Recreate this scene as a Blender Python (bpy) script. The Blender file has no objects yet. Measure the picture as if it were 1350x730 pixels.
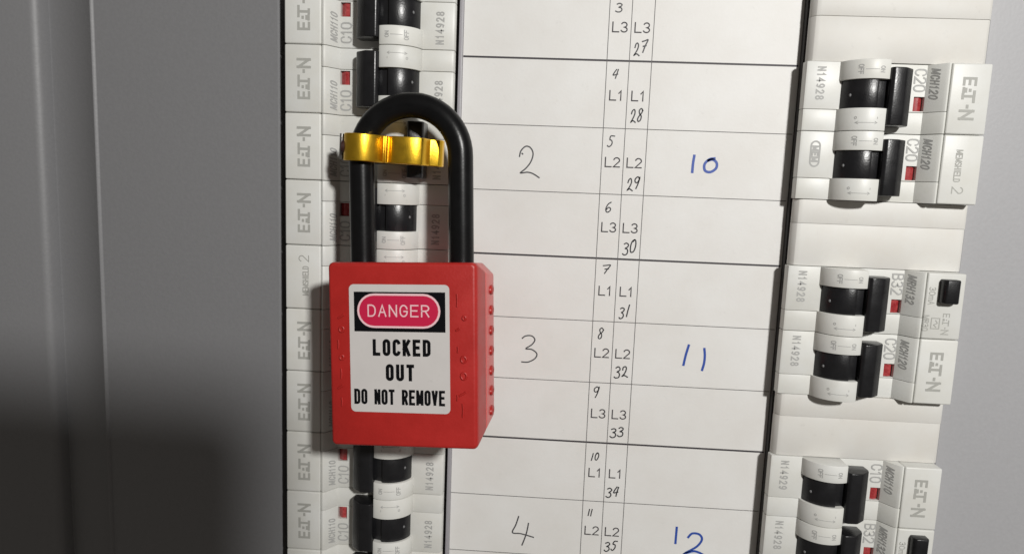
import bpy, bmesh, math, random
from mathutils import Matrix, Vector
random.seed(7)
MM = 0.001
scn = bpy.context.scene
col = scn.collection

# ------------------------------------------------------------------ camera, world, light
def rotvec(w):
    w = Vector(w); a = w.length
    return Matrix.Rotation(a, 3, w.normalized())
R = rotvec((0.1285, -0.0537, -0.0418))           # world -> camera
cam_d = bpy.data.cameras.new('camera')
cam_d.sensor_width = 36; cam_d.lens = 36 * 899.63 / 1350
cam_d.dof.use_dof = True; cam_d.dof.focus_distance = 0.180; cam_d.dof.aperture_fstop = 22
cam_d.clip_start = 0.005; cam_d.clip_end = 20
cam = bpy.data.objects.new('camera', cam_d); col.objects.link(cam)
cam.matrix_world = Matrix.Translation(Vector((25.426, -35.2925, 192.794)) * MM) @ R.transposed().to_4x4()
scn.camera = cam

w = bpy.data.worlds.new('World'); scn.world = w; w.use_nodes = True
bg = w.node_tree.nodes['Background']
bg.inputs[0].default_value = (1.0, 0.92, 0.82, 1); bg.inputs[1].default_value = 0.12

def area(name, loc, target, size, power, color, shape='DISK'):
    d = bpy.data.lights.new(name, 'AREA'); d.shape = shape; d.size = size * MM; d.energy = power; d.color = color
    o = bpy.data.objects.new(name, d); col.objects.link(o)
    o.location = Vector(loc) * MM
    o.rotation_euler = (Vector(target) - Vector(loc)).to_track_quat('-Z', 'Y').to_euler()
    return o
area('work_light', (262, 165, 520), (40, -60, 0), 48, 3.8, (1.0, 0.985, 0.955))

vs = scn.view_settings
vs.view_transform = 'Standard'; vs.look = 'None'; vs.exposure = 0; vs.gamma = 1

# ------------------------------------------------------------------ materials
def mat(name, color, rough=0.5, metal=0.0, var=0.0, vscale=60, var_col=None, bump=0.0, bscale=2500, spec=0.5, coat=0.0, sss=0.0, rvar=0.0):
    m = bpy.data.materials.new(name); m.use_nodes = True
    nt = m.node_tree; b = nt.nodes['Principled BSDF']
    b.inputs['Base Color'].default_value = (*color, 1)
    b.inputs['Roughness'].default_value = rough
    b.inputs['Metallic'].default_value = metal
    b.inputs['Specular IOR Level'].default_value = spec
    b.inputs['Coat Weight'].default_value = coat
    if sss:
        b.inputs['Subsurface Weight'].default_value = sss
        b.inputs['Subsurface Radius'].default_value = (0.0012, 0.0006, 0.0004)
        b.inputs['Subsurface Scale'].default_value = 1.0
    geo = nt.nodes.new('ShaderNodeNewGeometry')
    if var:
        n = nt.nodes.new('ShaderNodeTexNoise'); n.inputs['Scale'].default_value = vscale; n.inputs['Detail'].default_value = 6
        n.inputs['Roughness'].default_value = 0.65
        nt.links.new(geo.outputs['Position'], n.inputs['Vector'])
        rp = nt.nodes.new('ShaderNodeValToRGB'); rp.color_ramp.elements[0].position = 0.32; rp.color_ramp.elements[1].position = 0.68
        c2 = var_col or tuple(c * (1 - var) for c in color)
        rp.color_ramp.elements[0].color = (*c2, 1); rp.color_ramp.elements[1].color = (*color, 1)
        nt.links.new(n.outputs['Fac'], rp.inputs[0]); nt.links.new(rp.outputs[0], b.inputs['Base Color'])
        if rvar:
            mr = nt.nodes.new('ShaderNodeMapRange'); mr.inputs[3].default_value = rough - rvar; mr.inputs[4].default_value = rough + rvar
            nt.links.new(n.outputs['Fac'], mr.inputs[0]); nt.links.new(mr.outputs[0], b.inputs['Roughness'])
    if name in ('white_plastic', 'blank_plastic', 'chart_paper', 'white_sticker', 'red_nylon'):
        src = b.inputs['Base Color'].links[0].from_socket
        oi = nt.nodes.new('ShaderNodeObjectInfo'); mr = nt.nodes.new('ShaderNodeMapRange'); mr.inputs[3].default_value = 0.93; mr.inputs[4].default_value = 1.03
        nt.links.new(oi.outputs['Random'], mr.inputs[0])
        sm = nt.nodes.new('ShaderNodeTexNoise'); sm.inputs['Scale'].default_value = 330; sm.inputs['Detail'].default_value = 8; sm.inputs['Roughness'].default_value = .8
        nt.links.new(geo.outputs['Position'], sm.inputs['Vector'])
        sr = nt.nodes.new('ShaderNodeMapRange'); sr.inputs[1].default_value = .60; sr.inputs[2].default_value = .78; sr.inputs[3].default_value = 1.0; sr.inputs[4].default_value = .80
        nt.links.new(sm.outputs['Fac'], sr.inputs[0])
        mu = nt.nodes.new('ShaderNodeMath'); mu.operation = 'MULTIPLY'; nt.links.new(mr.outputs[0], mu.inputs[0]); nt.links.new(sr.outputs[0], mu.inputs[1])
        vm = nt.nodes.new('ShaderNodeVectorMath'); vm.operation = 'SCALE'; nt.links.new(src, vm.inputs[0]); nt.links.new(mu.outputs[0], vm.inputs['Scale'])
        nt.links.new(vm.outputs[0], b.inputs['Base Color'])
    if bump:
        n2 = nt.nodes.new('ShaderNodeTexNoise'); n2.inputs['Scale'].default_value = bscale; n2.inputs['Detail'].default_value = 3
        nt.links.new(geo.outputs['Position'], n2.inputs['Vector'])
        bp = nt.nodes.new('ShaderNodeBump'); bp.inputs['Strength'].default_value = bump; bp.inputs['Distance'].default_value = 0.0001
        nt.links.new(n2.outputs['Fac'], bp.inputs['Height']); nt.links.new(bp.outputs[0], b.inputs['Normal'])
    return m
M = dict(
    white=mat('white_plastic', (0.66, 0.665, 0.645), 0.42, var=0.10, vscale=90, var_col=(0.61, 0.605, 0.565), bump=0.12, bscale=2600, spec=0.4),
    blank=mat('blank_plastic', (0.66, 0.655, 0.63), 0.50, var=0.1, vscale=55, var_col=(0.62, 0.60, 0.56), bump=0.06, bscale=1500, spec=0.35),
    black=mat('black_plastic', (0.011, 0.011, 0.0125), 0.30, var=0.3, vscale=400, bump=0.3, bscale=2600, spec=0.45, rvar=.08),
    shackle=mat('black_nylon', (0.006, 0.006, 0.0065), 0.29, var=0.3, vscale=300, bump=0.12, bscale=1800, rvar=0.05, spec=0.22),
    red=mat('red_nylon', (0.41, 0.016, 0.013), 0.42, var=0.1, vscale=120, var_col=(0.345, 0.014, 0.011), bump=0.35, bscale=1700, sss=0.05, rvar=0.12),
    redside_lit=mat('red_nylon_lit', (0.56, 0.11, 0.105), 0.36, bump=0.3, bscale=1700, sss=0.15),  # lighter pinkish red paints in the light grazing the padlock's side
    nub=mat('nub_highlight', (0.16, 0.16, 0.165), 0.5),  # lighter than the barrel: the nub's highlight is put into its colour
    flag=mat('red_indicator', (0.24, 0.010, 0.014), 0.2, var=0.5, vscale=800, var_col=(0.42, 0.07, 0.07), coat=0.5),
    gold=mat('gold_anodised', (0.93, 0.57, 0.045), 0.36, metal=1, var=0.12, vscale=500, bump=0.3, bscale=3500, rvar=0.07),
    steel=mat('steel', (0.32, 0.31, 0.30), 0.35, metal=1),
    copper=mat('dark_hole', (0.03, 0.008, 0.006), 0.6),
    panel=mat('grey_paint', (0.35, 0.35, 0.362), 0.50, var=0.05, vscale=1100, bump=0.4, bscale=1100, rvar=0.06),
    panel2=mat('dark_grey_falloff', (0.188, 0.188, 0.195), 0.50, var=0.06, vscale=1100, bump=0.4, bscale=1100, rvar=0.06),  # left side darker: its paint also carries the light's falloff from the right
    strip=mat('grey_plate', (0.30, 0.29, 0.31), 0.42, bump=0.2, bscale=1500),
    dark=mat('dark_recess', (0.02, 0.018, 0.017), 0.7),
    paper=mat('chart_paper', (0.73, 0.725, 0.71), 0.55, var=0.05, vscale=45, var_col=(0.68, 0.665, 0.64), bump=0.2, bscale=1200),
    rule=mat('printed_black', (0.035, 0.03, 0.035), 0.6),
    thin=mat('printed_thin', (0.09, 0.085, 0.085), 0.6),
    pen=mat('black_ink', (0.018, 0.018, 0.022), 0.5),
    pencil=mat('grey_ink', (0.05, 0.05, 0.055), 0.5),
    blue=mat('blue_ink', (0.02, 0.065, 0.33), 0.5),
    grey=mat('grey_print', (0.36, 0.36, 0.35), 0.6),
    pale=mat('pale_print', (0.35, 0.35, 0.325), 0.6),
    sticker=mat('white_sticker', (0.57, 0.545, 0.53), 0.42, var=0.06, vscale=120, bump=0.12, bscale=900),
    inkb=mat('sticker_black', (0.005, 0.005, 0.006), 0.5, spec=0.05),
    inkr=mat('sticker_red', (0.50, 0.010, 0.055), 0.4),
    pink=mat('sticker_pink', (0.76, 0.50, 0.53), 0.4),
    phone=mat('phone_body', (0.03, 0.03, 0.035), 0.3),
    glass=mat('phone_glass', (0.01, 0.01, 0.012), 0.08),
)

# ------------------------------------------------------------------ helpers
def obj(name, me, parent=None, loc=None):
    o = bpy.data.objects.new(name, me); col.objects.link(o)
    if parent is not None: o.parent = parent
    if loc is not None: o.location = Vector(loc) * MM
    return o
def thing(name, label, cat, loc=(0, 0, 0), rotz=0, group=None):
    o = bpy.data.objects.new(name, None); col.objects.link(o)
    o.empty_display_size = 0.005
    o.location = Vector(loc) * MM; o.rotation_euler = (0, 0, rotz)
    o['label'] = label; o['category'] = cat
    if group: o['group'] = group
    return o
def finish(bm, name, m, bevel=0.0, seg=2, smooth=35):
    bmesh.ops.remove_doubles(bm, verts=bm.verts, dist=1e-5)
    bmesh.ops.recalc_face_normals(bm, faces=bm.faces)
    if bevel:
        ed = [e for e in bm.edges if len(e.link_faces) == 2 and e.calc_face_angle(0) > math.radians(28)]
        bmesh.ops.bevel(bm, geom=ed, offset=bevel, segments=seg, profile=0.5, affect='EDGES', clamp_overlap=True)
    for v in bm.verts: v.co *= MM
    me = bpy.data.meshes.new(name); bm.to_mesh(me); bm.free()
    me.materials.append(m)
    for p in me.polygons: p.use_smooth = True
    me.set_sharp_from_angle(angle=math.radians(smooth))
    return me
def prism(bm, prof, y0, y1):
    "profile of (x,z) points extruded from y0 to y1"
    a = [bm.verts.new((x, y0, z)) for x, z in prof]; b = [bm.verts.new((x, y1, z)) for x, z in prof]
    n = len(prof)
    bm.faces.new(a); bm.faces.new(b[::-1])
    for i in range(n):
        bm.faces.new((a[i], b[i], b[(i + 1) % n], a[(i + 1) % n]))
def box(bm, x0, x1, y0, y1, z0, z1):
    prism(bm, [(x0, z0), (x1, z0), (x1, z1), (x0, z1)], y0, y1)
def loft(bm, rings, cap=True):
    rv = [[bm.verts.new(p) for p in r] for r in rings]
    n = len(rv[0])
    for a, b in zip(rv, rv[1:]):
        for i in range(n): bm.faces.new((a[i], a[(i + 1) % n], b[(i + 1) % n], b[i]))
    if cap: bm.faces.new(rv[0][::-1]); bm.faces.new(rv[-1])
def tube(bm, pts, r, n=20):
    rings = []
    up = Vector((0, 0, 1))
    for i, p in enumerate(pts):
        t = (Vector(pts[min(i + 1, len(pts) - 1)]) - Vector(pts[max(i - 1, 0)])).normalized()
        s = t.cross(up).normalized(); u = s.cross(t)
        rings.append([Vector(p) + r * (math.cos(a) * s + math.sin(a) * u) for a in [2 * math.pi * k / n for k in range(n)]])
    loft(bm, rings)
def disc(bm, cx, cy, z, r, n=20, h=0.02):
    loft(bm, [[(cx + r * math.cos(2 * math.pi * k / n), cy + r * math.sin(2 * math.pi * k / n), zz) for k in range(n)] for zz in (z - h, z)])

# --- stroke lettering: every glyph is a set of pen paths in a unit box
def arc(cx, cy, rx, ry, a0, a1, n=10):
    return [(cx + rx * math.cos(math.radians(a0 + (a1 - a0) * i / n)), cy + ry * math.sin(math.radians(a0 + (a1 - a0) * i / n))) for i in range(n + 1)]
def glyph(c, q):
    g = {
        'O': [arc(.5, 1 - q, .5, q, 180, 0) + arc(.5, q, .5, q, 0, -180) + [(0, 1 - q)]],
        'C': [arc(.5, 1 - q, .5, q, 12, 180) + arc(.5, q, .5, q, 180, 348)],
        'G': [arc(.5, 1 - q, .5, q, 18, 180) + arc(.5, q, .5, q, 180, 345) + [(1, .46), (.55, .46)]],
        'D': [[(0, 0), (0, 1), (.45, 1)] + arc(.45, 1 - q, .55, q, 90, 0) + arc(.45, q, .55, q, 0, -90) + [(0, 0)]],
        'L': [[(0, 1), (0, 0), (1, 0)]],
        'K': [[(0, 0), (0, 1)], [(1, 1), (0, .42)], [(.32, .60), (1, 0)]],
        'E': [[(1, 1), (0, 1), (0, 0), (1, 0)], [(0, .52), (.85, .52)]],
        'F': [[(1, 1), (0, 1), (0, 0)], [(0, .52), (.85, .52)]],
        'U': [[(0, 1), (0, q)] + arc(.5, q, .5, q, 180, 360) + [(1, 1)]],
        'T': [[(0, 1), (1, 1)], [(.5, 1), (.5, 0)]],
        'N': [[(0, 0), (0, 1)], [(0, 1), (1, 0)], [(1, 0), (1, 1)]],
        'R': [[(0, 0), (0, 1), (.5, 1)] + arc(.5, .75, .5, .25, 90, -90) + [(0, .5)], [(.5, .5), (1, 0)]],
        'B': [[(0, .5), (0, 1), (.5, 1)] + arc(.5, .76, .45, .24, 90, -90) + [(0, .52)], [(0, .52), (0, 0), (.5, 0)] + arc(.5, .26, .5, .26, -90, 90)],
        'M': [[(0, 0), (0, 1)], [(1, 1), (1, 0)], [(.04, .98), (.5, .12)], [(.5, .12), (.96, .98)]],
        'W': [[(0, 1), (0, 0), (.5, .85), (1, 0), (1, 1)]],
        'V': [[(0, 1), (.5, .02)], [(.5, .02), (1, 1)]],
        'A': [[(0, 0), (.5, 1), (1, 0)], [(.2, .36), (.8, .36)]],
        'H': [[(0, 0), (0, 1)], [(1, 0), (1, 1)], [(0, .5), (1, .5)]],
        'S': [arc(.5, .75, .5, .25, 20, 270, 10) + arc(.5, .25, .5, .25, 90, -160, 10)],
        'I': [[(.5, 0), (.5, 1)]],
        '1': [[(.15, .74), (.6, 1), (.6, 0)]],
        '2': [arc(.5, .72, .48, .28, 165, -25, 9) + [(0, 0), (1, 0)]],
        '3': [arc(.48, .75, .44, .25, 155, -90, 10) + arc(.48, .25, .5, .25, 90, -158, 10)],
        '4': [[(.75, 0), (.75, 1), (0, .3), (1, .3)]],
        '8': [arc(.5, .75, .44, .25, -90, 270, 14), arc(.5, .25, .5, .25, 90, 450, 14)],
        '9': [arc(.5, .7, .48, .3, 0, 360, 14), [(.98, .7), (.9, .3), (.55, 0), (.1, .08)]],
        '0': [arc(.5, 1 - q, .5, q, 180, 0) + arc(.5, q, .5, q, 0, -180) + [(0, 1 - q)]],
        'm': [[(0, 0), (0, .65)], [(0, .5)] + arc(.25, .5, .25, .18, 180, 0, 5) + [(.5, 0)], [(.5, .5)] + arc(.75, .5, .25, .18, 180, 0, 5) + [(1, 0)]],
        ' ': [],
    }
    return g[c]
WIDE = {'I': .35, 'M': 1.3, 'm': 1.3, 'W': 1.3, '1': .75, ' ': .7}
def text_paths(s, h, w, gap, q=0.36):
    "text centred on the origin, glyph height h, glyph width w, gap between"
    out = []; x = 0
    for c in s:
        ww = w * WIDE.get(c, 1)
        for p in glyph(c, q): out.append([(x + a * ww, (b - .5) * h) for a, b in p])
        x += ww + gap
    tot = x - gap
    return [[(a - tot / 2, b) for a, b in p] for p in out]
def ribbon(bm, pts, sw, f, k=0, ext=True):
    "flat pen stroke of width sw along pts, placed in space by f(x, y, lift)"
    P = [Vector(p) for p in pts]; P = [p for i, p in enumerate(P) if i == 0 or (p - P[i - 1]).length > 1e-6]
    if len(P) < 2: return
    closed = (P[0] - P[-1]).length < 1e-4
    if ext and not closed:
        P[0] = P[0] + (P[0] - P[1]).normalized() * sw * .45; P[-1] = P[-1] + (P[-1] - P[-2]).normalized() * sw * .45
    n = len(P); L = []
    for i in range(n):
        a = P[i - 1] if i else (P[-2] if closed else None)
        b = P[i + 1] if i < n - 1 else (P[1] if closed else None)
        d0 = (P[i] - a).normalized() if a is not None else (b - P[i]).normalized()
        d1 = (b - P[i]).normalized() if b is not None else d0
        n0 = Vector((-d0.y, d0.x)); n1 = Vector((-d1.y, d1.x)); m = n0 + n1
        m = n0 if m.length < 1e-3 else m.normalized()
        L.append(m * (sw / 2) / max(.45, m.dot(n0)))
    lift = k * 0.004
    A = [bm.verts.new(f(p.x + l.x, p.y + l.y, lift)) for p, l in zip(P, L)]
    B = [bm.verts.new(f(p.x - l.x, p.y - l.y, lift)) for p, l in zip(P, L)]
    for i in range(n - 1): bm.faces.new((A[i], B[i], B[i + 1], A[i + 1]))
def lettering(name, paths, sw, f, m, ext=True):
    bm = bmesh.new()
    for k, p in enumerate(paths): ribbon(bm, p, sw, f, k % 6, ext)
    for v in bm.verts: v.co *= MM
    me = bpy.data.meshes.new(name); bm.to_mesh(me); bm.free(); me.materials.append(m)
    return me
def flat(cx, cy, z, rot=0, slant=0):
    c, s = math.cos(rot), math.sin(rot)
    return lambda x, y, l: (cx + c * (x + slant * y) - s * y, cy + s * (x + slant * y) + c * y, z + l)

# ------------------------------------------------------------------ the cabinet (setting)
def struct(name, bm, m, bevel=0.0, seg=2):
    o = obj(name, finish(bm, name, m, bevel, seg)); o['kind'] = 'structure'; return o
bm = bmesh.new(); box(bm, -52, 140, -260, 110, -32, -30); struct('cabinet_back', bm, M['dark'])
# left side: flat cover, bead, sloping return, step up to the outer frame
bm = bmesh.new()
prof = [(-50.6, -30), (-50.6, 2.5), (-51.1, 3.0), (-102.9, 3.0), (-103.2, 3.35), (-103.7, 3.5), (-104.1, 3.35), (-104.5, 2.9), (-118.6, -1.4), (-119.1, -1.3), (-119.7, 1.2),
        (-120.6, 2.3), (-122.0, 2.8), (-260, 3.6), (-260, -30)]
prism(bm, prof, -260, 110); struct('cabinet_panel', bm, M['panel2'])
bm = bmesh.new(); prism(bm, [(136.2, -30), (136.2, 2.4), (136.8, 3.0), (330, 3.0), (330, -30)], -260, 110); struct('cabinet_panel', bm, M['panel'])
bm = bmesh.new(); prism(bm, [(-1.35, -2.6), (-1.35, 1.4), (-0.35, 1.4), (-0.3, -0.25), (90.35, -0.25), (90.35, -2.2), (-0.2, -2.2)], -255, 100); struct('cover_plate', bm, M['strip'], 0.12)

bm = bmesh.new(); box(bm, 90.55, 91.0, -255, 100, -8, 2.1); struct('gap_shade_strip', bm, M['dark'], 0.1)  # added dark strip standing for the shade in the gap beside the chart

# ------------------------------------------------------------------ circuit breakers
P = 17.8
HC, HZ, HR = 29.2, 4.1, 7.5          # toggle hump: axis and radius
def hump_z(u): return HZ + math.sqrt(max(0.0, HR * HR - (u - HC) ** 2))
BL = 8.82                              # half width of a module
def make_meshes():
    ms = {}
    bm = bmesh.new(); box(bm, 0, 9.85, -BL, BL, -26, 9.0); ms['terminal_cover'] = finish(bm, 'terminal_cover', M['white'], 0.42, 3)
    # casing in two shells with a joint between
    def shell(dz, y0, y1, cut):
        b = bmesh.new()
        prism(b, [(9.97, -26), (9.97, 8.7 + dz), (10.5, 8.85 + dz), (11.2, 8.5 + dz), (13.9, 4.9 + dz), (14.3, 4.9 + dz), (30, 4.92 + dz), (36.2, 6.05 + dz), (44.2, 6.05 + dz), (44.8, 5.8 + dz), (45, 5.1 + dz), (45, 3.2 + dz), (44.2, 2.9 + dz), (44.2, -26)], y0, y1)
        return b
    bm = shell(0, -BL, 3.24, True)
    me = bpy.data.meshes.new('tmp'); 
    bmesh.ops.recalc_face_normals(bm, faces=bm.faces)
    ed = [e for e in bm.edges if len(e.link_faces) == 2 and e.calc_face_angle(0) > math.radians(60)]
    bmesh.ops.bevel(bm, geom=ed, offset=0.14, segments=2, profile=.5, affect='EDGES', clamp_overlap=True)
    bm.to_mesh(me); bm.free()
    a = bpy.data.objects.new('tmp', me); col.objects.link(a)
    bm = bmesh.new(); box(bm, 13.85, 16.55, -0.75, 2.95, 3.6, 12); bmesh.ops.recalc_face_normals(bm, faces=bm.faces)
    me2 = bpy.data.meshes.new('tmp2'); bm.to_mesh(me2); bm.free()
    c = bpy.data.objects.new('tmp2', me2); col.objects.link(c)
    mod = a.modifiers.new('b', 'BOOLEAN'); mod.operation = 'DIFFERENCE'; mod.object = c; mod.solver = 'EXACT'
    dg = bpy.context.evaluated_depsgraph_get(); res = bpy.data.meshes.new_from_object(a.evaluated_get(dg))
    bpy.data.objects.remove(a); bpy.data.objects.remove(c)
    bm = bmesh.new(); bm.from_mesh(res)
    b2 = shell(0.06, 3.34, BL, False)
    bmesh.ops.recalc_face_normals(b2, faces=b2.faces)
    ed = [e for e in b2.edges if len(e.link_faces) == 2 and e.calc_face_angle(0) > math.radians(60)]
    bmesh.ops.bevel(b2, geom=ed, offset=0.14, segments=2, profile=.5, affect='EDGES', clamp_overlap=True)
    t = bpy.data.meshes.new('t'); b2.to_mesh(t); b2.free(); bm.from_mesh(t)
    ms['casing'] = finish(bm, 'casing', M['white'], 0, smooth=25)
    # toggle hump: two curved belts
    bm = bmesh.new()
    N = 14
    top = [(25.8 + (36.4 - 25.8) * i / N, hump_z(25.8 + (36.4 - 25.8) * i / N)) for i in range(N + 1)]
    for y0, y1 in ((-BL, -4.0), (3.2, BL)):
        prism(bm, [(25.8, 4.0)] + top + [(36.4, 4.0)], y0, y1)
    me = finish(bm, 'toggle_housing', M['white'], 0.16, 2, 40); ms['toggle_housing'] = me
    # barrel
    bm = bmesh.new(); r = 6.85
    us = [28.3 + (36.0 - 28.3) * i / N for i in range(N + 1)]
    prism(bm, [(28.3, 4)] + [(u, HZ + math.sqrt(max(0, r * r - (u - HC) ** 2))) for u in us] + [(36.05, 4)], -3.95, 3.15)
    prism(bm, [(24.6, 4), (24.6, 9.2), (28.1, 10.1), (28.1, 4)], -3.93, 3.13)
    ms['barrel'] = finish(bm, 'barrel', M['black'], 0.08, 2, 40)
    bm = bmesh.new(); loft(bm, [[(34.3 + .26 * q * math.cos(2 * math.pi * k / 10), -0.1 + .42 * q * math.sin(2 * math.pi * k / 10), z) for k in range(10)] for z, q in ((7.6, 1.0), (8.75, 1.0), (8.9, .5))])
    ms['toggle_nub'] = finish(bm, 'toggle_nub', M['nub'], 0, smooth=50)
    # lever in its two states
    bm = bmesh.new()
    prism(bm, [(19.3, 5.3), (19.1, 8.0), (19.5, 9.2), (21.9, 11.3), (22.4, 11.5), (25.0, 11.6), (25.7, 11.0), (25.75, 9.0), (25.6, 5.3)], -7.0, 7.35)
    ms['lever'] = finish(bm, 'lever', M['black'], 0.3, 3, 40)
    bm = bmesh.new()
    prism(bm, [(34.2, 7.0), (34.2, 13.6), (34.8, 14.2), (38.0, 13.4), (38.5, 12.6), (38.4, 6.4), (36.6, 6.2)], -7.4, 7.3)
    ms['lever_off'] = finish(bm, 'lever_off', M['black'], 0.35, 3, 40)
    # indicator flag in its window
    bm = bmesh.new(); prism(bm, [(13.9, 3.55), (13.9, 3.75), (15.2, 4.45), (16.5, 4.1), (16.5, 3.55)], -0.7, 2.9); ms['indicator_flag'] = finish(bm, 'indicator_flag', M['flag'], 0.05, 1)
    return ms
BM_ = make_meshes()
ROT = math.pi / 2
def band_f(cy, cu, l0=0.03):
    # text frame lying on the sloping band: reads towards +v, glyph tops towards -u
    ax, az = 11.2, 8.5; bx, bz = 13.9, 4.9
    L = math.hypot(bx - ax, bz - az); dx, dz = (bx - ax) / L, (bz - az) / L; nx, nz = -dz, dx
    mx, mz = (ax + bx) / 2, (ax and (az + bz) / 2)
    def f(x, y, l):
        x2 = x + 0.22 * y
        return (mx + (cu - y) * dx + (l0 + l) * nx, cy + x2, mz + (cu - y) * dz + (l0 + l) * abs(nz))
    return f
def hump_f(cu, cv, rot=0):
    c, s = math.cos(rot), math.sin(rot)
    def f(x, y, l):
        u = cu + c * x - s * y
        return (u, cv + s * x + c * y, hump_z(u) + 0.035 + l)
    return f
TXT = {}
def cached(key, fn):
    if key not in TXT: TXT[key] = fn()
    return TXT[key]
def logo_paths(h):
    w = h
    paths = []
    def add(x0, pts): paths.append([(x0 + a * w, (b - .5) * h) for a, b in pts])
    add(0, [(.55, .93), (.08, .93), (.08, .07), (.55, .07)]); add(0, [(.08, .5), (.5, .5)])
    add(w * .84, [(-.02, .10), (.28, .10)]); add(w * .84, [(.04, .26), (.22, .26)]); add(w * .84, [(.10, .58), (.16, .58)])
    add(w * .80, [(.26, .92), (1.02, .92)]); add(w * .80, [(.62, .92), (.62, .07)]); add(w * .80, [(.50, .08), (.78, .08)])
    add(w * 1.80, [(.34, .5), (.46, .5)])
    add(w * 2.52, [(.0, .0), (.0, 1.0)]); add(w * 2.52, [(.0, .93), (.6, .07)]); add(w * 2.52, [(.6, .0), (.6, 1.0)])
    tot = w * 3.12
    return [[(a - tot / 2, b) for a, b in p] for p in paths]
def make_breaker(name, label, cat, side, k, rating, model, serial='N14928', block='logo', off=False, group=None):
    yc = 0.35 - P * k - P / 2
    if side == 'L': t = thing(name, label, cat, (-46.8, yc, 0), 0, group)
    else: t = thing(name, label, cat, (135.3, yc, 0), math.pi, group)
    for part in ('terminal_cover', 'casing', 'toggle_housing', 'barrel', 'toggle_nub', 'indicator_flag'): obj(part, BM_[part], t)
    obj('lever', BM_['lever_off' if off else 'lever'], t)
    jz = 0.0
    def add(pn, key, fn): obj(pn, cached(key, fn), t)
    add('rating_lettering', 'r' + rating, lambda: lettering('rating', text_paths(rating, 2.85, 1.45, .55), .40, flat(15.4, -4.9, 4.98, ROT), M['grey']))
    add('model_lettering', 'm' + model, lambda: lettering('model', text_paths(model, 2.0, .78, .52), .36, band_f(-3.8, 0.05), M['pale' if side == 'X' else 'grey']))
    if serial == 'oval':
        def oval():
            p = [arc(2.1, 0, 1.15, 1.15, -90, 90) + arc(-2.1, 0, 1.15, 1.15, 90, 270) + [(2.1, -1.15)]]
            return lettering('serial', p + text_paths('MEM', 1.4, .8, .5), .42, flat(40.8, -3.0, 6.1, ROT), M['grey'])
        add('serial_lettering', 'oval', oval)
    else:
        add('serial_lettering', 's' + serial, lambda: lettering('serial', text_paths(serial, 1.9, .78, .72), .36, flat(41.0, -3.3, 6.1, ROT), M['grey']))
    if block == 'logo':
        add('brand_lettering', 'logo', lambda: lettering('brand', logo_paths(3.3), .66, flat(5.2, -0.2, 9.03, ROT), M['pale']))
    elif block == 'shield':
        def shield():
            p = text_paths('MEMSHIELD', 1.5, .62, .3); q2 = [[(a + 5.0, b + .15) for a, b in s_] for s_ in text_paths('2', 2.7, 1.6, 0)]
            return lettering('brand', [[(a - 1.2, b - .35) for a, b in s_] for s_ in p] + q2, .27, flat(5.3, 0.2, 9.03, ROT), M['pale'])
        add('brand_lettering', 'shield', shield)
    else:
        bmx = bmesh.new(); prism(bmx, [(2.3, 8.2), (2.3, 10.8), (2.9, 11.6), (6.0, 11.6), (6.6, 10.6), (6.6, 8.2)], -7.3, -1.0)
        obj('test_button', cached('btn', lambda: finish(bmx, 'test_button', M['black'], 0.35, 3)), t)
        def rc():
            return lettering('rcbo', [[(a + 4.6, b + 1.0) for a, b in s_] for s_ in logo_paths(1.8)] + [[(a - 2.7, b - 3.3) for a, b in s_] for s_ in text_paths('30mA', 1.5, .8, .35)]
                             + [[(a + 4.6, b - 4.1) for a, b in s_] for s_ in text_paths('MR30', 1.3, .7, .35)]
                             + [[(3.2, -2.7), (6.0, -2.7), (6.0, -.6), (3.2, -.6), (3.2, -2.7)], [(3.8, -1.6), (4.5, -1.1), (5.0, -2.0), (5.6, -1.4)]], .24, flat(5.0, 0, 9.03, ROT), M['pale'])
        add('brand_lettering', 'rc', rc)
    def marks():
        bmm = bmesh.new(); i = 0
        def line(x0, x1, y, f):
            ribbon(bmm, [(x0 + (x1 - x0) * j / 6, y) for j in range(7)], .14, f, 0)
        f0 = hump_f(0, 0)
        line(28.2, 33.2, 6.9, f0); line(29.0, 32.0, -6.3, f0)
        for u, d in ((28.2, 1), (33.2, -1)):
            ribbon(bmm, [(u + d * .55, 6.9 + .32), (u, 6.9), (u + d * .55, 6.9 - .32)], .14, f0, 1)
            ribbon(bmm, [(u, 5.5), (u, 5.9)] if d == 1 else arc(u, 5.7, .22, .3, 0, 360, 8), .14, f0, 2)
        for s_, u in (('ON', 28.0), ('OFF', 33.0)):
            for kk, pth in enumerate(text_paths(s_, .95, .6, .25)): ribbon(bmm, pth, .2, hump_f(u, -6.3, ROT), 3 + kk % 3)
        for v in bmm.verts: v.co *= MM
        me = bpy.data.meshes.new('marks'); bmm.to_mesh(me); bmm.free(); me.materials.append(M['grey']); return me
    add('position_marks', 'marks', marks)
    return t

gl, gr = 'circuit breakers stacked in the left column', 'circuit breakers stacked in the right column'
LEFT = [
    (-1, 'logo', 'white C10 circuit breaker cut off by the top of the photo, left column'),
    (0, 'logo', 'white C10 circuit breaker just above the padlock shackle arch, its black lever fully in view'),
    (1, 'logo', 'white circuit breaker switched off and gripped by the gold lockout clamp'),
    (2, 'logo', 'white circuit breaker crossed by both shackle legs, its black barrel showing between them'),
    (3, 'shield', 'white breaker marked MEMSHIELD2 behind the top left corner of the red padlock'),
    (4, 'logo', 'white breaker directly under the MEMSHIELD2 one, mostly hidden behind the red padlock'),
    (5, 'logo', 'white breaker hidden behind the lower half of the red padlock, second under the MEMSHIELD2 one'),
    (6, 'logo', 'white C10 circuit breaker whose top is covered by the bottom edge of the red padlock'),
    (7, 'logo', 'white C10 breaker near the bottom of the left column, whole in view below the padlock'),
    (8, 'logo', 'white breaker of which only a sliver shows at the bottom edge of the left column')]
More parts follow.
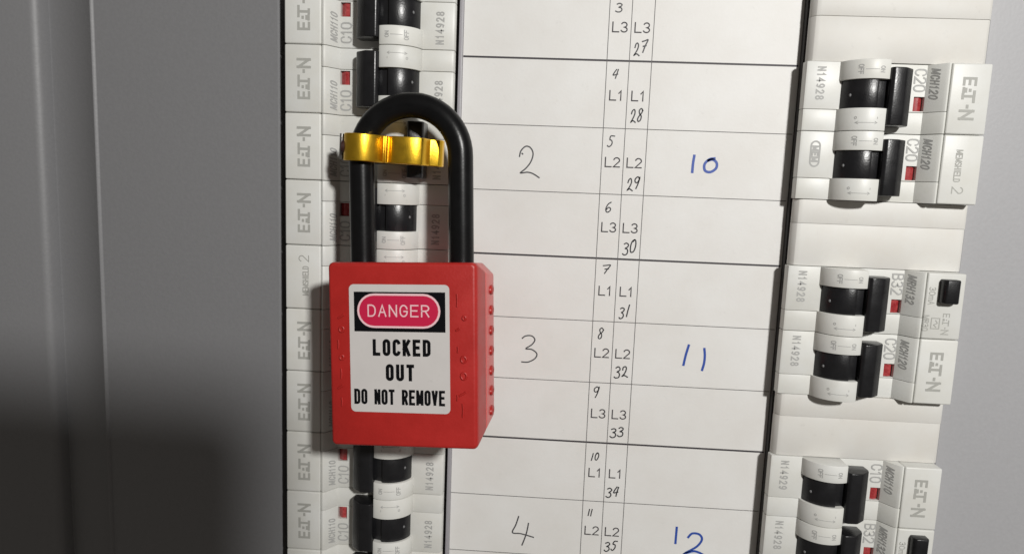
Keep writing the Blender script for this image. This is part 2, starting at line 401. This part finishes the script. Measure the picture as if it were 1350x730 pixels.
for k, blk, lab in LEFT:
    make_breaker('circuit_breaker', lab, 'circuit breaker', 'L', k, 'C10', 'MCH110', block=blk, off=(k == 1), group=gl)
RIGHT = [
    (0, 'C20', 'MCH120', 'N14928', 'logo', 'white C20 breaker at the top of the right column, under the uppermost blank plate'),
    (1, 'C20', 'MCH120', 'oval', 'shield', 'white C20 breaker with an oval MEM mark and MEMSHIELD2 on its end, right column'),
    (3, 'B32', 'MRH132', 'N14928', 'rcbo', 'white B32 breaker with a whole black test button, directly above the lower C20 breaker'),
    (4, 'C20', 'MCH120', 'N14928', 'logo', 'white C20 breaker below the B32 one with the test button, above a blank plate'),
    (6, 'C10', 'MCH110', 'N14929', 'logo', 'white C10 breaker, the only C10 in the right column'),
    (7, 'B32', 'MRH132', 'N14928', 'rcbo', 'white B32 breaker with test button cut off by the bottom of the photo')]
for k, ra, mo, se, blk, lab in RIGHT:
    make_breaker('circuit_breaker', lab, 'circuit breaker', 'R', k, ra, mo, se, blk, group=gr)

# blanking modules
def make_blank_mesh():
    bm = bmesh.new()
    for y0, y1, dz in ((-BL - .03, 2.5, 0.0), (2.54, BL + .03, 0.16)):
        prism(bm, [(91.5, -26), (91.5, 2.6 + dz), (90.8, 2.9 + dz), (90.8, 3.3 + dz), (91.2, 4.4 + dz), (91.9, 5.2 + dz), (93.0, 5.5 + dz), (134.9, 5.3 + dz), (135.6, 4.9 + dz), (135.8, 4.2 + dz), (135.8, -26)], y0, y1)
    return finish(bm, 'blank_body', M['blank'], 0.1, 2, 40)
bmesh_blank = make_blank_mesh()
for k, lab in ((-1, 'ivory blank cover plate at the very top of the right column'),
               (2, 'ivory blank cover plate between the MEM marked breaker and the upper B32 breaker'),
               (5, 'ivory blank cover plate between the lower C20 breaker and the C10 breaker')):
    o = obj('blank_plate', bmesh_blank, None, (0, 0.35 - P * k - P / 2, 0))
    o['label'] = lab; o['category'] = 'blank plate'; o['group'] = 'blank plates in the right column'

# ------------------------------------------------------------------ circuit chart
chart = thing('circuit_chart', 'white paper chart of ruled rows and handwritten circuit numbers between the breaker columns', 'chart', (45, -70, 0))
CO = Vector((45, -70, 0)) * MM
def cpart(name, me):
    o = obj(name, me, chart); o.location = -CO; return o
bm = bmesh.new()
NX, NY = 24, 50
x0, x1, y0, y1 = -0.25, 90.5, -178, 40
V = [[bm.verts.new((x0 + (x1 - x0) * i / NX, y0 + (y1 - y0) * j / NY, 0.0)) for i in range(NX + 1)] for j in range(NY + 1)]
for j in range(NY):
    for i in range(NX): bm.faces.new((V[j][i], V[j][i + 1], V[j + 1][i + 1], V[j + 1][i]))
ex = bmesh.ops.extrude_face_region(bm, geom=bm.faces[:])
for g in ex['geom']:
    if isinstance(g, bmesh.types.BMVert): g.co.z -= 0.2
cpart('paper_sheet', finish(bm, 'paper_sheet', M['paper']))
def hline(y, xa, xb, sw, m):
    return lettering('row_rule', [[(xa + (xb - xa) * i / 8, y) for i in range(9)]], sw, lambda x, yy, l: (x, yy, 0.02), m, False)
for k in range(-1, 10):
    thick = k % 3 == 0
    cpart('row_rule', hline(-18.0 * k, -0.2, 90.2, 0.52 if thick else 0.20, M['rule' if thick else 'thin']))
for x in (39.12, 45.15, 51.2):
    cpart('column_rule', lettering('column_rule', [[(x, -177), (x, 39)]], 0.19, lambda a, b, l: (a, b, 0.026), M['thin'], False))
# printed phase names
for k in range(-1, 9):
    ph = 'L' + str(k % 3 + 1)
    yy = -18.0 * k - 9.2
    for x in (42.15, 48.15):
        cpart('phase_lettering', lettering('phase', text_paths(ph, 2.5, 1.65, .62, .38), .34, flat(x, yy, 0.035), M['rule']))
# handwriting, pen paths in a unit box
HW = {
    '0': [[(.62, .98), (.3, .93), (.08, .6), (.12, .2), (.4, .02), (.75, .15), (.92, .55), (.8, .9), (.5, 1.0), (.38, .88)]],
    '1': [[(.55, 1), (.48, .5), (.42, 0)]],
    '2': [[(.05, .66), (.12, .9), (.38, 1.0), (.62, .86), (.62, .6), (.4, .28), (.16, .03), (.5, .12), (1.0, .0)]],
    '3': [[(.05, .9), (.4, 1.0), (.75, .88), (.7, .7), (.35, .55), (.65, .5), (.85, .3), (.7, .08), (.3, .0), (.02, .1)]],
    '4': [[(.5, 1), (.25, .65), (.1, .35), (.5, .38), (.85, .45)], [(.8, 1), (.7, .5), (.6, 0)]],
    '5': [[(.95, 1), (.4, .97), (.28, .65), (.6, .6), (.75, .35), (.6, .1), (.3, 0), (.05, .1)]],
    '6': [[(.75, 1), (.4, .8), (.15, .4), (.25, .08), (.55, 0), (.85, .2), (.8, .42), (.5, .48), (.22, .25)]],
    '7': [[(.05, .88), (.5, .95), (1, 1), (.7, .5), (.45, 0)], [(.35, .5), (.85, .56)]],
    '8': [[(.8, .85), (.5, 1), (.2, .85), (.35, .6), (.7, .4), (.7, .12), (.4, 0), (.15, .15), (.3, .42), (.7, .65), (.85, .85)]],
    '9': [[(.85, .85), (.5, 1), (.15, .8), (.2, .55), (.55, .5), (.85, .75), (.85, .95), (.75, .45), (.5, 0)]],
}
def smooth(p):
    if len(p) < 3: return p
    out = []
    for i in range(len(p) - 1):
        a, b, c, d = p[max(i - 1, 0)], p[i], p[i + 1], p[min(i + 2, len(p) - 1)]
        for j in range(5):
            t = j / 5
            out.append(tuple(.5 * (2 * b[m] + (c[m] - a[m]) * t + (2 * a[m] - 5 * b[m] + 4 * c[m] - d[m]) * t * t + (3 * b[m] - a[m] - 3 * c[m] + d[m]) * t ** 3) for m in (0, 1)))
    return out + [p[-1]]
def hand(s, cx, cy, w, h, sw, m, custom=None, tilt=0.0, wob=0.04):
    n = len(s); paths = []
    for i, ch in enumerate(s):
        gw = w / n * (.86 if n > 1 else 1.0); gx = cx - w / 2 + i * w / n + (w / n - gw) / 2
        if ch == '1' and n > 1: pass
        gy = cy + random.uniform(-.06, .06) * h + tilt * h * (i - (n - 1) / 2); gh = h * random.uniform(.86, 1.0)
        for p in (custom or HW[ch]):
            pp = [(gx + (a + random.uniform(-wob, wob)) * gw + .12 * (b - .5) * gh, gy + (b + random.uniform(-wob, wob) * .5 - .5) * gh) for a, b in p]
            paths.append(smooth(pp))
    cpart('handwritten_number', lettering('handwriting', paths, sw, flat(0, 0, 0.035), m))
for s, (cx, cy, ww, h) in {'27': (48.0, 3.5, 3.6, 3.7), '28': (48.1, -14.3, 3.5, 3.7), '29': (48.3, -32.7, 3.5, 3.7), '30': (48.3, -50.7, 3.7, 3.7), '31': (48.1, -69.0, 3.3, 3.3),
        '32': (48.1, -86.5, 4.1, 3.4), '33': (48.0, -104.5, 4.1, 3.0), '34': (47.7, -122.9, 3.8, 3.1), '35': (48.1, -139.8, 3.8, 3.1)}.items():
    hand(s, cx, cy, ww, h, .36, M['pen'], tilt=.16)
for s, (cx, cy, ww, h) in {'3': (41.8, 13.9, 1.9, 2.6), '4': (41.7, -3.6, 1.6, 2.6), '5': (41.4, -21.4, 1.8, 3.1), '6': (41.8, -39.5, 1.9, 2.8), '7': (42.0, -57.1, 2.0, 2.6), '8': (41.6, -75.4, 1.6, 3.4),
        '9': (41.2, -92.8, 1.7, 3.4), '10': (41.8, -112.3, 2.6, 2.4), '11': (41.4, -129.5, 1.6, 2.1)}.items():
    hand(s, cx, cy, ww, h, .32, M['pen'])
hand('2', 19.4, -27.5, 7.0, 9.4, .37, M['pencil'], [[(.04, .66), (.06, .84), (.22, .99), (.42, .95), (.56, .76), (.52, .5), (.36, .28), (.18, .13), (.45, .16), (.68, .12), (.95, 0.0)], [(.12, .76), (.15, .74)]], wob=0)
hand('3', 21.4, -81.1, 5.4, 8.0, .37, M['pencil'], [[(.02, .9), (.18, .99), (.5, 1.0), (.7, .86), (.58, .68), (.3, .52), (.62, .5), (.92, .36), (.88, .18), (.55, .03), (.2, .02)]], wob=0)
hand('4', 21.9, -136.9, 6.8, 9.9, .39, M['pencil'], [[(.18, 1.0), (.12, .7), (.03, .42), (.4, .4), (.98, .3)], [(.66, .78), (.64, .4), (.54, 0.0)]], wob=0)
hand('1', 64.4, -26.7, 1.4, 4.9, .72, M['blue'], [[(.3, 1.0), (.35, .5), (.5, 0)]], wob=0)
hand('0', 68.9, -27.0, 3.8, 4.3, .72, M['blue'], [[(.7, .98), (.35, .9), (.08, .55), (.2, .12), (.6, .03), (.95, .3), (.92, .68), (.6, .9), (.3, .82)]], wob=0)
hand('1', 66.0, -80.9, 1.0, 6.2, .68, M['blue'], [[(.8, 1.0), (.5, .5), (.4, 0)]], wob=0)
hand('1', 71.2, -82.0, 1.6, 6.9, .68, M['blue'], [[(.2, 1.0), (.5, .7), (.65, .35), (.55, 0)]], wob=0)
hand('1', 67.0, -135.0, 1.3, 5.2, .68, M['blue'], [[(.3, 1.0), (.5, .5), (.7, 0)]], wob=0)
hand('2', 73.3, -137.2, 6.8, 8.2, .68, M['blue'], [[(.06, .8), (.2, .97), (.5, .95), (.66, .74), (.5, .42), (.05, .1), (.4, .22), (.7, .16), (.98, .02)]], wob=0)

# ------------------------------------------------------------------ red padlock
lock = thing('padlock', 'red safety padlock with a black shackle and a DANGER LOCKED OUT DO NOT REMOVE sticker', 'padlock')
LR = rotvec([math.radians(a) for a in (-2.93, -3.30, 2.57)])
lock.matrix_world = Matrix.Translation(Vector((-8.79, -76.5, 33.37)) * MM) @ LR.to_4x4()
def outline(hw_l, hw_r, yt, yb, ct, cb, z, rc=0.0):
    # rectangle with cut corners, ct top cut, cb bottom cut
    return [(-hw_l + ct, yt, z), (hw_r - ct, yt, z), (hw_r, yt - ct, z), (hw_r, -yb + cb, z), (hw_r - cb, -yb, z), (-hw_l + cb, -yb, z), (-hw_l, -yb + cb, z), (-hw_l, yt - ct, z)]
bm = bmesh.new()
loft(bm, [outline(17.3, 19.5, 22.2, 22.6, 2.5, 2.7, -8.2), outline(18.05, 18.6, 22.6, 22.65, .7, .7, -0.8), outline(17.7, 18.0, 22.2, 22.3, .7, .7, 0)])
obj('body', finish(bm, 'body', M['red'], 0.5, 4), lock)
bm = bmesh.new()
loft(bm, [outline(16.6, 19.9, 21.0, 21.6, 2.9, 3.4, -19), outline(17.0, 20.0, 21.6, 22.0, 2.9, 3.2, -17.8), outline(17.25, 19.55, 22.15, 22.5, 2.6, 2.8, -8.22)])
obj('rear_shell', finish(bm, 'rear_shell', M['redside_lit'], 0.25, 3), lock)
bm = bmesh.new()
for i in range(7):
    yy = 14.9 - i * 5.25
    rg = lambda q, x: [(x, yy + 1.15 * q * math.cos(a), -14.2 + 1.9 * q * math.sin(a)) for a in [2 * math.pi * k / 14 for k in range(14)]]
    loft(bm, [rg(1.1, 19.6), rg(1.1, 20.15), rg(.95, 20.4), rg(.6, 20.45), rg(.4, 20.2)])
o = obj('moulded_bump', finish(bm, 'moulded_bump', M['red'], 0, smooth=60), lock)
# moulded relief running down both sides of the sticker
def relief(name, x, items):
    bm = bmesh.new()
    for kind, dx, yy, s in items:
        if kind == 'o': pts = [(x + dx + .7 * s * math.cos(a), yy + .85 * s * math.sin(a), 0.0) for a in [2 * math.pi * k / 12 for k in range(13)]]
        elif kind == '|': pts = [(x + dx, yy + 1.2 * s, 0.0), (x + dx + .1, yy, 0.0), (x + dx, yy - 1.2 * s, 0.0)]
        else: pts = [(x + dx - .9 * s, yy - .5 * s, 0.0), (x + dx, yy, 0.0), (x + dx + .9 * s, yy + .6 * s, 0.0)]
        tube(bm, pts, .27, 8)
    obj(name, finish(bm, name, M['red'], 0, smooth=60), lock)
relief('moulded_relief', 14.6, [('|', -.8, 13.6, 1.3), ('o', .9, 9.4, .55), ('/', -.7, 6.6, .5), ('|', -.7, 1.8, .6), ('o', .7, -.6, .9), ('o', .7, -4.6, 1.0), ('/', .4, -9.0, .9), ('|', -.9, -9.9, .6), ('|', .4, -13.0, 1.4)])
relief('moulded_relief', -15.4, [('/', .5, 9.4, .8), ('o', .6, 6.3, .8), ('|', -.3, 2.6, .9), ('o', .5, -.6, .7), ('|', .3, -4.6, 1.0), ('/', .0, -8.0, .7), ('|', .3, -11.6, .9)])
# sticker
def rrect(x0, x1, y0, y1, r, z, n=6):
    out = []
    for cx, cy, a0 in ((x1 - r, y1 - r, 0), (x0 + r, y1 - r, 90), (x0 + r, y0 + r, 180), (x1 - r, y0 + r, 270)):
        out += [(cx + r * math.cos(math.radians(a0 + 90 * i / n)), cy + r * math.sin(math.radians(a0 + 90 * i / n)), z) for i in range(n + 1)]
    return out
def sheet(name, ring, h, m, parent):
    bm = bmesh.new(); loft(bm, [[(a, b, c - h) for a, b, c in ring], ring]); return obj(name, finish(bm, name, m), parent)
stick = sheet('warning_sticker', rrect(-12.75, 11.95, -13.95, 17.3, 1.2, 0.10), 0.14, M['sticker'], lock)
stick['label'] = 'white warning sticker with black and red printing'
sheet('black_panel', rrect(-11.55, 10.95, 5.85, 15.5, .1, 0.115), 0.01, M['inkb'], stick)
sheet('danger_border', rrect(-10.75, 9.75, 6.75, 15.1, 4.15, 0.13), 0.01, M['pink'], stick)
sheet('danger_oval', rrect(-10.25, 9.25, 7.25, 14.6, 3.65, 0.145), 0.01, M['inkr'], stick)
obj('danger_lettering', lettering('danger', text_paths('DANGER', 2.65, 1.72, .92, .42), .33, flat(-.55, 10.95, 0.155), M['pink']), stick)
obj('locked_lettering', lettering('locked', text_paths('LOCKED', 3.3, 1.12, 1.36, .17), .82, flat(.1, 2.0, 0.115), M['inkb']), stick)
obj('out_lettering', lettering('out', text_paths('OUT', 3.3, 1.15, 1.4, .17), .84, flat(-.35, -4.1, 0.115), M['inkb']), stick)
obj('remove_lettering', lettering('remove', text_paths('DO NOT REMOVE', 3.15, .88, .9, .15), .66, flat(-.6, -10.15, 0.115), M['inkb']), stick)
# shackle
bm = bmesh.new(); pts = [(-12.5, 18, -10.2), (-12.5, 30, -10.2), (-12.5, 40, -10.2), (-12.5, 48.4, -10.2)]
for i in range(1, 28):
    a = math.pi - math.pi * i / 28
    pts.append((.25 + 12.75 * math.cos(a), 48.6 + 12.75 * math.sin(a), -10.2))
pts += [(13.0, 48.4, -10.2), (13.0, 40, -10.2), (13.0, 30, -10.2), (13.0, 18, -10.2)]
tube(bm, pts, 3.15, 28)
obj('shackle', finish(bm, 'shackle', M['shackle'], 0, smooth=60), lock)

# ------------------------------------------------------------------ gold lockout clamp
# stands on the switched-off breaker, its loop round the shackle's left leg
clamp = thing('lockout_clamp', 'gold anodised breaker lockout clamp hooked round the left leg of the black shackle', 'lockout clamp', (-14.5, -27.0, 14.0))
clamp.rotation_euler = (0, 0, math.radians(-1.5))
cx, cz, ro = -22.3 + 14.5, 21.0 - 14.0, 4.5
prof = []
for a in range(-150, 31, 15): pass
top = [(cx + ro * math.cos(math.radians(a)), cz + ro * math.sin(math.radians(a))) for a in range(215, 40, -12)]
top += [(cx + 4.6, cz + 1.9), (cx + 5.3, cz + .4), (cx + 5.7, cz + .2), (cx + 5.95, cz + 1.1), (cx + 6.35, cz + 1.1), (cx + 6.6, cz + .1), (cx + 7.2, cz + .6), (cx + 7.7, cz + 1.5), (cx + 9.0, cz + 2.1), (cx + 12.0, cz + 2.1),
        (cx + 14.0, cz + 1.9), (cx + 15.3, cz + 1.1), (cx + 16.0, cz - .2), (cx + 16.2, cz - 1.6), (cx + 16.6, cz - 2.8), (cx + 17.6, cz - 3.0), (cx + 18.9, cz - 3.4), (cx + 19.6, cz - 4.4), (cx + 19.8, cz - 6.4),
        (cx + 18.5, cz - 6.6), (cx + 8, cz - 5.5), (cx + 2, cz - 4.9)]
bm = bmesh.new(); prism(bm, top, -3.35, 3.35)
body = obj('clamp_body', finish(bm, 'clamp_body', M['gold'], 0.22, 3, 30), clamp)
bm = bmesh.new()
loft(bm, [[(x, 1.7 * math.cos(t), cz + .3 + 2.0 * math.sin(t)) for t in [2 * math.pi * k / 16 for k in range(16)]] for x in (cx - 3.5, cx - 4.78)])
obj('pin_hole', finish(bm, 'pin_hole', M['copper'], 0, smooth=50), body)
bm = bmesh.new(); box(bm, cx - 5.9, cx - 5.2, -3.2, 3.3, cz - 5.0, cz - .2); obj('hinge_plate', finish(bm, 'hinge_plate', M['steel'], .12, 2), clamp)
bm = bmesh.new(); tube(bm, [(cx - 5.6, -.2, cz - 3), (cx - 3, -.2, cz - 3)], .6, 12); obj('hinge_pin', finish(bm, 'hinge_pin', M['steel'], 0, smooth=60), clamp)

# ------------------------------------------------------------------ smartphone held above (its shadow falls on the lower left of the cabinet)
ph = thing('smartphone', 'black smartphone held above the panel outside the picture, its shadow falls on the grey cover', 'smartphone', (-2, -26.5, 214), math.radians(-1.5))
bm = bmesh.new(); ring = lambda z: rrect(-75, 75, -36, 36, 9, z, 8)
loft(bm, [ring(-4), ring(4)]); obj('body', finish(bm, 'body', M['phone'], .8, 3), ph)
bm = bmesh.new(); loft(bm, [rrect(-72, 72, -33, 33, 7, 4.02, 8), rrect(-72, 72, -33, 33, 7, 4.2, 8)]); obj('screen', finish(bm, 'screen', M['glass']), ph)
